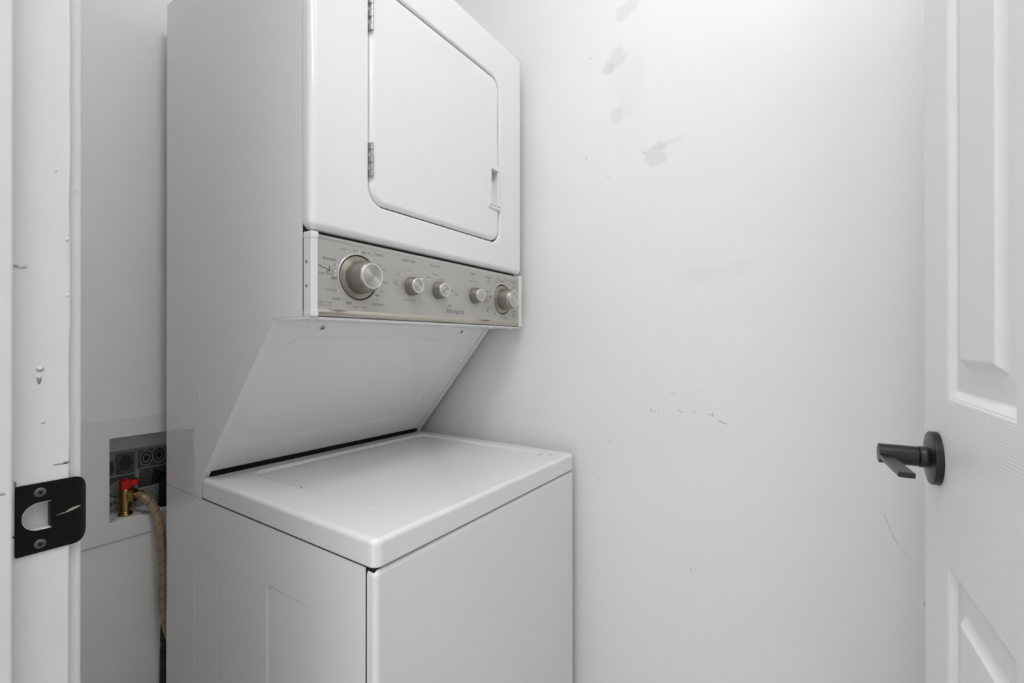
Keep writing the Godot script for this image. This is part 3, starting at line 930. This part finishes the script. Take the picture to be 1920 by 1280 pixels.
func console(t: Node3D) -> void:
	var W := 0.606
	var st := mb()
	# white carrier behind and below the metal face
	box(st, Vector3(0.0, 0.3085, -0.2575), Vector3(W, 0.3122, -0.1555))
	box(st, Vector3(0.003, 0.312, -0.1735), Vector3(W - 0.003, 0.4445, -0.163))
	var con := part(t, "console_carrier", st, M.plastic)
	for s in [0, 1]:
		var x0 := W - 0.0125 if s else 0.0
		var x1 := W if s else 0.0125
		st = mb()
		rbox(st, Vector3(x0, 0.3135, -0.1708), Vector3(x1, 0.4445, -0.1492), 0.0018)
		rbox(st, Vector3(x0 - 0.0004, 0.434, -0.1712), Vector3(x1 + 0.0006, 0.4462, -0.1482), 0.0025)
		rbox(st, Vector3(x0 - 0.0004, 0.3118, -0.1712), Vector3(x1 + 0.0006, 0.3235, -0.1482), 0.0025)
		var e := part(t, "end_cap", st, M.plastic, "white plastic end cap")
		if s == 0:
			for y in [0.3985, 0.3605]:
				var xf := Transform3D(SIDE(0.0).basis, V(0.0, y, -0.1605))
				screw(e, xf, 0.0026)
	st = mb()
	rbox(st, Vector3(0.0120, 0.324, -0.166), Vector3(0.3722, 0.4372, -0.1525), 0.0006, 2)
	var pa := part(t, "control_panel", st, M.panel, "silver washer half of the control panel")
	st = mb()
	rbox(st, Vector3(0.3726, 0.324, -0.166), Vector3(W - 0.0120, 0.4372, -0.1525), 0.0006, 2)
	var pb := part(t, "control_panel", st, M.panel, "silver dryer half of the control panel")
	st = mb()
	slab(st, PackedVector2Array([Vector2(-0.162, 0.4446), Vector2(-0.1575, 0.4446), Vector2(-0.1515, 0.4412), Vector2(-0.1512, 0.4405), Vector2(-0.1522, 0.4362), Vector2(-0.162, 0.4362)]), 0.0122, W - 0.0122)
	part(t, "trim_bar", st, M.trim_metal, "satin metal trim bar")
	st = mb()
	slab(st, PackedVector2Array([Vector2(-0.162, 0.3252), Vector2(-0.1524, 0.3252), Vector2(-0.1505, 0.3205), Vector2(-0.1503, 0.3195), Vector2(-0.1512, 0.3165), Vector2(-0.1545, 0.3142), Vector2(-0.162, 0.3142)]), 0.0122, W - 0.0122)
	part(t, "trim_bar", st, M.chrome, "polished trim bar")
	st = mb()
	box(st, Vector3(0.0127, 0.4446, -0.1725), Vector3(W - 0.0127, 0.4490, -0.1660))
	part(t, "gap_shade", st, M.void)  # black bar painting the shade between dryer front and console
	st = mb()
	box(st, Vector3(0.0012, 0.3135, -0.1737), Vector3(0.011, 1.017, -0.1706))
	part(t, "gap_shade", st, M.void)  # black strip painting the shade in the side panel's seam
	for e in [[0.0085, 0.305], [0.484, 0.3045], [0.565, 0.3055]]:
		st = mb()
		rbox(st, Vector3(e[0] - 0.004, e[1], -0.166), Vector3(e[0] + 0.004, e[1] + 0.0045, -0.158), 0.001, 2)
		part(t, "clip", st, M.plastic)
	dial(t, 0.0905, 0.3825, 0.0395, false)
	knob(t, 0.0905, 0.3825, 0.0288, 0.0212, 0.037)
	knob(t, 0.2135, 0.3805, 0.0182, 0.0142, 0.0195, 40)
	knob(t, 0.2895, 0.3795, 0.0182, 0.0142, 0.0195, 40)
	knob(t, 0.4095, 0.3787, 0.0182, 0.0142, 0.0195, 40)
	dial(t, 0.5185, 0.3782, 0.0378, true)
	knob(t, 0.5185, 0.3782, 0.0270, 0.0205, 0.037)
	# white pointers on two of the small knobs
	st = mb()
	rbox(st, Vector3(0.2225, 0.3925, -0.1365), Vector3(0.2255, 0.3965, -0.1325), 0.001, 2)
	part(t, "pointer", st, M.dot, "white pointer mark")
	st = mb()
	rbox(st, Vector3(0.3000, 0.3845, -0.1365), Vector3(0.3025, 0.388, -0.1325), 0.001, 2)
	part(t, "pointer", st, M.dot, "white pointer mark")
	# printing on the washer half: text, x, y, cap height, weight
	var z := -0.1526
	var big := mb()
	var soft := mb()
	for e in [["Normal", 0.0339, 0.4066, 0.0049], ["Soak", 0.0467, 0.3434, 0.0050], ["Casual", 0.1345, 0.4289, 0.0046], ["Delicates", 0.1324, 0.3392, 0.0046]]:
		text(big, e[0], V(e[1], e[2], z), e[3])
	for e in [["OFF", 0.0432, 0.3762], ["OFF", 0.0713, 0.3377], ["OFF", 0.1307, 0.3553], ["OFF", 0.1017, 0.4271]]:
		text(big, e[0], V(e[1], e[2], z), 0.0042, true)
	for e in [["WASH TEMP", 0.2075, 0.4286, 0.0046], ["SOIL LEVEL", 0.2809, 0.4285, 0.0046]]:
		text(big, e[0], V(e[1], e[2], z), e[3], false, 0.98)
	text(big, "Whirlpool", V(0.3424, 0.3385, z), 0.0095, false, 0.98)
	text(big, "•ADV•", V(0.3243, 0.3495, z), 0.0026, true)
	part(pa, "lettering", big, M.ink, "dark printed lettering")
	for e in [["8", 0.0447, 0.3987, 0.0040], ["12", 0.0407, 0.3885, 0.0042], ["Super Wash", 0.0281, 0.3826, 0.0038], ["Prewash", 0.0378, 0.3570, 0.0040], ["12", 0.0604, 0.3423, 0.0042], ["Pull to Start", 0.0271, 0.3362, 0.0024], ["Push to Stop", 0.0262, 0.3320, 0.0024],
			["Spin", 0.0841, 0.3322, 0.0036], ["Rinse", 0.1029, 0.3320, 0.0036], ["8", 0.1289, 0.3475, 0.0040], ["6", 0.1240, 0.4195, 0.0038], ["8", 0.1192, 0.4245, 0.0038], ["10", 0.1130, 0.4279, 0.0040], ["Spin", 0.0846, 0.4289, 0.0033], ["Rinse", 0.0619, 0.4269, 0.0033],
			["Cool", 0.1372, 0.4104, 0.0034], ["Down", 0.1475, 0.4030, 0.0034], ["Rinse", 0.1490, 0.3811, 0.0034], ["Spin", 0.1415, 0.3644, 0.0034], ["Cold", 0.2070, 0.4105, 0.0032], ["Cold", 0.1818, 0.4000, 0.0030], ["Hot", 0.1750, 0.3860, 0.0030], ["Warm", 0.1755, 0.3815, 0.0030], ["Hot", 0.2372, 0.3995, 0.0032],
			["All Cold Rinses", 0.2070, 0.3535, 0.0028], ["Light", 0.2622, 0.4035, 0.0032], ["Medium", 0.2809, 0.4109, 0.0032], ["Heavy", 0.2995, 0.4025, 0.0032], ["thin", 0.3338, 0.3825, 0.0052], ["twin", 0.3475, 0.3765, 0.0052]]:
		text(soft, e[0], V(e[1], e[2], z), e[3])
	# the ring swept round the maker's name
	var rp := PackedVector3Array()
	for i in 30:
		var a := -2.6 + i * 0.165
		rp.append(V(0.3375 + 0.0095 * cos(a), 0.3385 + 0.0115 * sin(a), z))
	tube(soft, rp, 0.00028, 6)
	part(pa, "small_lettering", soft, M.ink_soft, "fine grey printed lettering")
	for e in [[0.0485, 0.3983], [0.0458, 0.3885], [0.0452, 0.3823], [0.0525, 0.3565], [0.0672, 0.4235], [0.0925, 0.4262], [0.1145, 0.4225], [0.1203, 0.4195], [0.126, 0.353], [0.2070, 0.4063], [0.1895, 0.3995], [0.1825, 0.3832], [0.2625, 0.3985], [0.2809, 0.4063]]:
		st = mb()
		disc(st, Vector3(e[0], e[1], 0), 0.0013, 0.0003, FRONT(-0.1525), 10)
		part(pa, "dot", st, M.dot, "white printed dot")
	st = mb()
	for s in [[0.0149, 0.3942, 0.0355, 0.3882], [0.0342, 0.3957, 0.0355, 0.3882], [0.0288, 0.3856, 0.0355, 0.3882]]:
		rod(st, V(s[0], s[1], -0.1524), V(s[2], s[3], -0.1524), 0.0005, 6)
	part(pa, "pen_mark", st, M.pen, "arrow drawn by hand in dark pen")
	# printing on the dryer half
	big = mb(); soft = mb()
	text(big, "DRYER", V(0.4032, 0.4272, z), 0.0048)
	for e in [["Automatic", 0.4635, 0.4268, 0.0044], ["Dry", 0.4641, 0.4205, 0.0044], ["Automatic", 0.5700, 0.4268, 0.0044], ["Dry", 0.5733, 0.4200, 0.0044], ["Fluff", 0.4598, 0.3525, 0.0046], ["Air", 0.4598, 0.3462, 0.0046], ["Timed", 0.5709, 0.3522, 0.0046], ["Drying", 0.5715, 0.3453, 0.0046]]:
		text(big, e[0], V(e[1], e[2], z), e[3])
	for e in [["OFF 8", 0.5185, 0.4228], ["OFF", 0.4705, 0.3814], ["OFF", 0.4890, 0.3413]]:
		text(big, e[0], V(e[1], e[2], z), 0.0038, true)
	for e in [[0.4813, 0.4068], [0.5455, 0.4186]]:
		disc(big, Vector3(e[0], e[1], 0), 0.0022, 0.0003, FRONT(-0.1525), 10)
	part(pb, "lettering", big, M.ink, "dark printed lettering")
	for e in [["Push to Start", 0.4032, 0.4112, 0.0026], ["Delicate", 0.4650, 0.4155, 0.0026], ["Normal", 0.5730, 0.4142, 0.0026], ["Cool", 0.5040, 0.4310, 0.0028], ["Down", 0.5040, 0.4270, 0.0028], ["Damp", 0.4935, 0.4212, 0.0026], ["More Dry", 0.5385, 0.4292, 0.0026], ["Very Dry", 0.4635, 0.3935, 0.0032], ["Cool Down", 0.5300, 0.3318, 0.0030], ["5  10", 0.5160, 0.3360, 0.0028], ["20", 0.5340, 0.3372, 0.0030], ["60", 0.5570, 0.3530, 0.0030], ["40", 0.5490, 0.3420, 0.0030], ["30", 0.4720, 0.3535, 0.0030], ["20", 0.4790, 0.3495, 0.0028], ["High Heat", 0.5710, 0.3395, 0.0024]]:
		text(soft, e[0], V(e[1], e[2], z), e[3])
	var ap := PackedVector3Array()
	for i in 73:
		var a := 0.75 + i * TAU / 84
		ap.append(V(0.5185 + 0.0405 * cos(a), 0.3782 + 0.0405 * sin(a), z))
	tube(soft, ap, 0.0003, 6, false)
	for i in 34:
		var a := 0.8 + i * 0.14
		rod(soft, V(0.5185 + 0.0405 * cos(a), 0.3782 + 0.0405 * sin(a), z), V(0.5185 + 0.0425 * cos(a), 0.3782 + 0.0425 * sin(a), z), 0.0003, 5)
	part(pb, "small_lettering", soft, M.ink_soft, "fine grey printed lettering")
	st = mb()
	for k in 4:
		text(st, ["Select", "dryness", "level by", "fabric"][k], V(0.4515, 0.3795 - k * 0.0042, z), 0.0028)
	part(pb, "red_lettering", st, M.red_ink, "small dull red lettering")

# ---------------------------------------------------------------- plumbing
func label_print() -> ImageTexture:
	# printed instruction sheet: pictures of fittings in grey and rows of small type
	var w := 540
	var h := 360
	var im := Image.create(w, h, false, Image.FORMAT_RGBA8)
	im.fill(Color(0.66, 0.66, 0.66))
	var nz := FastNoiseLite.new()
	nz.seed = 21
	nz.frequency = 0.03
	var pics := [[6, 40, 62, 116, 0.42], [66, 14, 186, 116, 0.40], [6, 122, 186, 200, 0.30], [206, 12, 400, 100, 0.44], [214, 106, 400, 196, 0.36], [412, 12, 530, 196, 0.4]]
	for p in pics:
		for i in 4:
			p[i] = int(104 + (p[i] - 128) * 0.667) if i % 2 == 0 else int(p[i] * 1.25)
		for y in range(p[1], p[3]):
			for x in range(p[0], p[2]):
				var v: float = p[4] + 0.12 * nz.get_noise_2d(x, y) - 0.1 * float(y - p[1]) / (p[3] - p[1])
				im.set_pixel(x, y, Color(v, v, v))
	# rings and discs: x, y, rx, ry, inner share, shade
	for c in [[128, 64, 48, 44, 0.0, 0.22], [128, 64, 48, 44, 0.88, 0.45], [28, 78, 30, 30, 0.0, 0.24], [96, 176, 84, 44, 0.0, 0.5], [96, 178, 84, 44, 0.9, 0.16], [170, 160, 50, 22, 0.0, 0.22], [262, 56, 46, 40, 0.0, 0.62], [262, 56, 38, 32, 0.0, 0.2], [262, 56, 28, 24, 0.0, 0.55], [262, 56, 17, 14, 0.0, 0.1], [348, 50, 46, 40, 0.0, 0.6], [348, 50, 38, 32, 0.0, 0.2], [348, 50, 28, 24, 0.0, 0.5], [348, 50, 18, 15, 0.0, 0.1], [470, 90, 44, 50, 0.0, 0.2], [470, 90, 30, 36, 0.0, 0.5]]:
		c[0] = int(104 + (c[0] - 128) * 0.667)
		c[2] = int(c[2] * 0.667)
		c[1] = int(c[1] * 1.25)
		c[3] = int(c[3] * 1.25)
		for y in range(maxi(0, c[1] - c[3]), mini(h, c[1] + c[3])):
			for x in range(maxi(0, c[0] - c[2]), mini(w, c[0] + c[2])):
				var d := Vector2(float(x - c[0]) / c[2], float(y - c[1]) / c[3]).length()
				if d < 1.0 and d >= c[4]:
					im.set_pixel(x, y, Color(c[5], c[5], c[5]))
	# upright parts in the lower picture
	for k in 9:
		var x0 := 219 + k * 7
		var tall := 50 + (k * 37) % 42
		for y in range(232 - tall, 238):
			for x in range(x0, x0 + 5):
				im.set_pixel(x, y, Color(0.08, 0.08, 0.08))
	for x in [147, 148, 291, 292]:
		for y in h - 10:
			im.set_pixel(x, y, Color(0.35, 0.35, 0.35))
	for m in [[155, 118], [155, 236], [134, 244]]:
		im.fill_rect(Rect2i(m[0], m[1], 12, 8), Color(0.1, 0.1, 0.1))
	var rng := RandomNumberGenerator.new()
	rng.seed = 5
	for row in 8:
		var y := 262 + row * 12
		var x := 8
		while x < 524:
			var n := rng.randi_range(8, 40)
			if x > 138 and x < 156:
				x = 158
			im.fill_rect(Rect2i(x, y, mini(n, 526 - x), 3), Color(0.26, 0.26, 0.26))
			x += n + rng.randi_range(4, 8)
	return ImageTexture.create_from_image(im)

func plumbing() -> void:
	var t := thing("outlet_box", "white recessed washer outlet box with a printed sheet inside, set in the back wall", "outlet box", V(0.04, -0.16, ZB))
	var st := mb()
	var fo := rrect(-0.137, -0.159, 0.223, 0.1065, 0.003, 4)
	var fh := rrect(-0.0808, -0.1185, 0.167, 0.0642, 0.002, 4)
	var F := FRONT(ZB)
	sweep(st, fo, plate_prof(0, 0.005, 0.002, 3), F)
	ring(st, fo, 0.002, fh, -0.001, 0.005, F)
	sweep(st, fh, [Vector3(-0.001, 0.005, PI / 2), Vector3(0, 0.0042, 2.4), Vector3(0, -0.004, PI)], F)
	part(t, "frame", st, M.plastic)
	st = mb()
	# the tray: floor, sides, sloping roof and back
	var b0 := -0.092 + 0.012; var b1 := 0.166
	var zb := ZB - 0.068
	var yb := -0.119; var yt := 0.064; var yr := 0.056
	flat(st, V(b0, yb, ZB), V(b1, yb, ZB), V(b1, yb, zb), V(b0, yb, zb), Vector3(0, 1, 0))
	flat(st, V(b0, yt, ZB), V(b1, yt, ZB), V(b1, yr, zb), V(b0, yr, zb), Vector3(0, -1, 0.1).normalized())
	flat(st, V(b0, yb, ZB), V(b0, yt, ZB), V(b0, yr, zb), V(b0, yb, zb), Vector3(1, 0, 0))
	flat(st, V(b1, yb, ZB), V(b1, yt, ZB), V(b1, yr, zb), V(b1, yb, zb), Vector3(-1, 0, 0))
	flat(st, V(b0, yb, zb), V(b1, yb, zb), V(b1, yr, zb), V(b0, yr, zb), Vector3(0, 0, 1))
	part(t, "tray", st, M.plastic)
	st = mb()
	var l0 := V(-0.079, -0.1165, zb + 0.0012)
	var l1 := V(0.160, 0.0225, zb + 0.0012)
	for c in [[0, 0], [1, 1], [1, 0], [0, 0], [0, 1], [1, 1]]:
		st.set_normal(Vector3(0, 0, 1))
		st.set_uv(Vector2(c[0], 1 - c[1]))
		st.add_vertex(Vector3(lerpf(l0.x, l1.x, c[0]), lerpf(l0.y, l1.y, c[1]), l0.z))
	var lm := grey(1.0, 0.45)
	lm.albedo_texture = label_print()
	var sheet := part(t, "printed_sheet", st, lm, "grey instruction sheet with pictures of fittings")
	st = mb()
	text(st, "33P", V(-0.0585, -0.096, zb + 0.0013), 0.0075, true)
	part(sheet, "lettering", st, M.void)
	for e in [[-0.043, -0.787, 0.0255], [0.034, -0.797, 0.029]]:
		st = mb()
		sweep(st, circle(e[0], -e[1], e[2], 40), [Vector3(0, 0, 0)] + fillet(0.0045, 0.002, 3), UPX(-0.119), false, true)
		part(t, "collar", st, M.plastic, "round white collar in the tray floor")
	st = mb()
	sweep(st, circle(0.034, 0.797, 0.0225, 32), [Vector3(0, 0.0048, PI), Vector3(0.001, 0.0049, PI / 2)], UPX(-0.119), false, true)
	part(t, "drain_hole", st, M.void, "dark drain hole")

	# brass valve with its red handle
	var vx := -0.046; var vz := -0.787
	var v := thing("water_valve", "small brass water valve with a red lever inside the outlet box", "valve", V(vx, -0.115, vz))
	st = mb()
	var up := UPX(0) * Transform3D(Basis.IDENTITY, Vector3(vx, -vz, 0))
	lathe(st, [Vector3(0.0135, -0.1145, 0), Vector3(0.0138, -0.112, 0.3), Vector3(0.0125, -0.109, 1.0), Vector3(0.0105, -0.107, 0.5), Vector3(0.0095, -0.104, 0.0), Vector3(0.0095, -0.094, 0.0), Vector3(0.0112, -0.092, 0.0), Vector3(0.0112, -0.060, 0.0), Vector3(0.009, -0.056, 0.9), Vector3(0.006, -0.0545, 1.2), Vector3(0.005, -0.048, 0.0)], up, 32)
	part(v, "body", st, M.brass)
	st = mb()
	var dirn := Vector3(0.80, 0.02, 0.60).normalized()
	var vc := V(vx, -0.073, vz)
	rod(st, vc, vc + dirn * 0.015, 0.0095, 24)
	part(v, "outlet", st, M.brass)
	st = mb()
	sweep(st, rrect(-0.0095, -0.0100, 0.0095, 0.0100, 0.005, 5), [Vector3(0.002, -0.057, -PI / 2), Vector3(0, -0.055, 0), Vector3(0, -0.0395, 0), Vector3(0.0025, -0.0365, PI / 2)], up, true, true)
	var ha := Transform3D(Basis(Vector3(0, 1, 0), -0.35), V(vx, -0.0485, vz))
	sweep(st, rrect(0.0, -0.0062, 0.0245, 0.0062, [0.005, 0.002, 0.002, 0.005], 4), [Vector3(0.001, -0.002, -PI / 2), Vector3(0, 0, 0), Vector3(0, 0.0095, 0), Vector3(0.0015, 0.011, PI / 2)], ha * Transform3D(Basis(Vector3(1, 0, 0), Vector3(0, 0, -1), Vector3(0, 1, 0)), Vector3(0, -0.001, 0)), true, true)
	part(v, "lever", st, M.red, "bright red plastic lever")

	# braided hose from the valve down behind the washer
	var hs := thing("supply_hose", "braided beige water hose with red flecks hanging from the brass valve", "hose", V(0.01, -0.40, -0.737))
	st = mb()
	var nut := []
	tube(st, PackedVector3Array([vc + dirn * 0.0075, vc + dirn * 0.009, vc + dirn * 0.0185, vc + dirn * 0.020]), [0.0135, 0.0152, 0.0152, 0.0135], 24)
	tube(st, PackedVector3Array([vc + dirn * 0.020, vc + dirn * 0.0265]), 0.0085, 20)
	part(hs, "coupling_nut", st, M.brass, "brass coupling nut")
	st = mb()
	tube(st, PackedVector3Array([vc + dirn * 0.0245, vc + dirn * 0.032]), [0.0098, 0.0092], 20)
	part(hs, "ferrule", st, mat(Color(0.66, 0.58, 0.45), 0.3, 0.9))
	var path := smooth_path([vc + dirn * 0.026, V(-0.0218, -0.0765, -0.763), V(-0.0144, -0.0850, -0.755), V(-0.0081, -0.0994, -0.747), V(-0.003, -0.1208, -0.738), V(-0.0012, -0.1469, -0.727), V(-0.0006, -0.1926, -0.717), V(0.001, -0.252, -0.714), V(0.0, -0.2993, -0.714), V(0.0071, -0.3626, -0.714), V(0.0193, -0.41, -0.714), V(0.045, -0.5, -0.714), V(0.07, -0.6, -0.714)], 12)
	st = mb()
	tube(st, path, 0.0085, 24)
	var hm := mat(Color(0.58, 0.51, 0.42), 0.42, 0.35)
	part(hs, "braid", st, hm)
	# raised braid strands, and every so often a red one
	var fr := frames(path)
	var dist := [0.0]
	for i in range(1, path.size()):
		dist.append(dist[-1] + path[i].distance_to(path[i - 1]))
	var strands := mb()
	var reds := mb()
	for k in 14:
		for s in [-1.0, 1.0]:
			var p := PackedVector3Array()
			for i in fr.size():
				var a: float = TAU * k / 14 + s * dist[i] / 0.030
				p.append(fr[i][0] + (fr[i][1] * cos(a) + fr[i][2] * sin(a)) * 0.0083)
			tube(strands, p, 0.0006, 5, false)
	var fine := smooth_path(Array(path), 4)
	var ff := frames(fine)
	var go := 0.0
	var rp := PackedVector3Array()
	for i in ff.size():
		if i:
			go += fine[i].distance_to(fine[i - 1])
		var a := go / 0.027 * TAU
		rp.append(ff[i][0] + (ff[i][1] * cos(a) + ff[i][2] * sin(a)) * 0.0086)
	tube(reds, rp, 0.0007, 5, false)
	part(hs, "braid_strand", strands, mat(Color(0.68, 0.60, 0.48), 0.35, 0.5)).set_meta("kind", "stuff")
	part(hs, "red_strand", reds, M.hose_red, "red strand in the braid")

	# black corrugated drain hose
	var dh := thing("drain_hose", "black corrugated drain hose standing behind the washer below the outlet box", "hose", V(0.016, YF, -0.737))
	var key := [V(0.024, -0.80, -0.7495), V(0.021, -0.62, -0.7495), V(0.0204, -0.52, -0.7495), V(0.0215, -0.42, -0.7495), V(0.025, -0.358, -0.7495), V(0.040, -0.28, -0.749), V(0.062, -0.2, -0.747), V(0.074, -0.12, -0.744), V(0.076, -0.07, -0.738), V(0.068, -0.042, -0.752), V(0.052, -0.034, -0.774), V(0.037, -0.055, -0.793), V(0.034, -0.09, -0.797), V(0.034, -0.113, -0.797)]
	var dp := smooth_path(key, 40)
	var rad := []
	var run := 0.0
	for i in dp.size():
		if i:
			run += dp[i].distance_to(dp[i - 1])
		rad.append(0.0135 + 0.0011 * sin(run / 0.0042 * TAU))
	st = mb()
	tube(st, dp, rad, 20)
	part(dh, "corrugated_tube", st, M.rubber)

func strike_plate() -> void:
	var zj := -0.0298
	var t := thing("strike_plate", "black strike plate with two screws and a scratch on the white latch jamb", "strike plate", V(-0.313, 0.0985, zj))
	var st := mb()
	var y0 := 0.0978; var y1 := 0.1552
	var X := FRONT(zj)
	var out := rrect(-0.3343, y0, -0.3005, y1, [0.0005, 0.0015, 0.0015, 0.0005], 8)
	var hole := rrect(-0.3305, 0.1162, -0.3125, 0.1392, [0.001, 0.0105, 0.0105, 0.001], 8)
	sweep(st, out, plate_prof(0.0, 0.0014, 0.0004, 2), X)
	ring(st, out, 0.0004, hole, -0.0004, 0.0014, X)
	sweep(st, hole, [Vector3(-0.0004, 0.0014, PI / 2), Vector3(0, 0.001, 2.4), Vector3(0, -0.0006, PI)], X)
	# the lip: a rounded tongue curling back round the edge of the frame
	var n := 10
	var rows := []
	for i in n + 1:
		var f := float(i) / n
		var a := f * 1.15
		var x := -0.3009 + 0.0105 * sin(a) / sin(1.15)
		var z := 0.0014 - 0.0042 * (1.0 - cos(a)) / (1.0 - cos(1.15))
		var cut := 0.0145 * (1.0 - sqrt(maxf(0.0, 1.0 - pow(maxf(0.0, f - 0.02) / 1.0, 2.4))))
		rows.append([x, z, cut, a * 0.75])
	for i in n:
		var p: Array = rows[i]
		var q: Array = rows[i + 1]
		for b in [0.0, -0.0014]:
			var na := Vector3(sin(p[3]), 0, cos(p[3])) * (1.0 if b == 0.0 else -1.0)
			var nb := Vector3(sin(q[3]), 0, cos(q[3])) * (1.0 if b == 0.0 else -1.0)
			quad(st, X * Vector3(p[0], y0 + p[2], p[1] + b), X * Vector3(q[0], y0 + q[2], q[1] + b), X * Vector3(q[0], y1 - q[2], q[1] + b), X * Vector3(p[0], y1 - p[2], p[1] + b), na, nb, nb, na)
		flat(st, X * Vector3(p[0], y0 + p[2], p[1]), X * Vector3(q[0], y0 + q[2], q[1]), X * Vector3(q[0], y0 + q[2], q[1] - 0.0014), X * Vector3(p[0], y0 + p[2], p[1] - 0.0014), Vector3(0, -1, 0))
		flat(st, X * Vector3(p[0], y1 - p[2], p[1]), X * Vector3(q[0], y1 - q[2], q[1]), X * Vector3(q[0], y1 - q[2], q[1] - 0.0014), X * Vector3(p[0], y1 - p[2], p[1] - 0.0014), Vector3(0, 1, 0))
	var e: Array = rows[n]
	flat(st, X * Vector3(e[0], y0 + e[2], e[1]), X * Vector3(e[0], y1 - e[2], e[1]), X * Vector3(e[0], y1 - e[2], e[1] - 0.0014), X * Vector3(e[0], y0 + e[2], e[1] - 0.0014), Vector3(1, 0, 0))
	var pl := part(t, "plate", st, M.plate)
	# adjusting tongue bent into the hole
	st = mb()
	rbox(st, Vector3(-0.3138, 0.1172, zj - 0.0075), Vector3(-0.3122, 0.1382, zj + 0.0012), 0.0006, 2)
	part(t, "tongue", st, M.plate)
	st = mb()
	for s in [0.0, 1.0]:
		var p := PackedVector3Array()
		for i in 9:
			var f := i / 8.0
			var a := PI + (1.25 * f + 0.15) * (1.0 if s else -1.0)
			p.append(X * Vector3(-0.320 + 0.0102 * cos(a), lerpf(0.1267, 0.1287, s) + (0.0102) * -sin(a), 0.0004))
		p.append(X * Vector3(-0.3135, 0.1390 if s else 0.1164, 0.0004))
		tube(st, p, 0.00055, 6)
	part(t, "hole_rim", st, mat(Color(0.85, 0.85, 0.84), 0.3, 0.7), "bright rim along the latch hole")  # bright rims stand for the white mortise walls seen in the hole
	for y in [0.1475, 0.105]:
		screw(t, X * Transform3D(Basis.IDENTITY, Vector3(-0.320, y, 0.0012)), 0.0040, grey(0.36, 0.4, 0.5))
	st = mb()
	var sc := [[-0.3105, 0.1254, 0.0001], [-0.3065, 0.1262, 0.0003], [-0.3040, 0.1266, 0.0004], [-0.3022, 0.1274, 0.0010], [-0.2995, 0.1283, 0.0011], [-0.2965, 0.1289, 0.0008], [-0.2945, 0.1292, 0.0001]]
	for i in sc.size() - 1:
		var a: Array = sc[i]
		var b: Array = sc[i + 1]
		var zz := [0.00155 - 0.0012 * pow(maxf(0.0, a[0] + 0.3009) / 0.0105, 2) * 3, 0.00155 - 0.0012 * pow(maxf(0.0, b[0] + 0.3009) / 0.0105, 2) * 3]
		flat(st, X * Vector3(a[0], a[1] - a[2], zz[0]), X * Vector3(b[0], b[1] - b[2], zz[1]), X * Vector3(b[0], b[1] + b[2], zz[1]), X * Vector3(a[0], a[1] + a[2], zz[0]), Vector3(0, 0, 1))
	part(pl, "scratch", st, mat(Color(0.66, 0.65, 0.6), 0.5, 0.2), "pale scratch worn through the black")
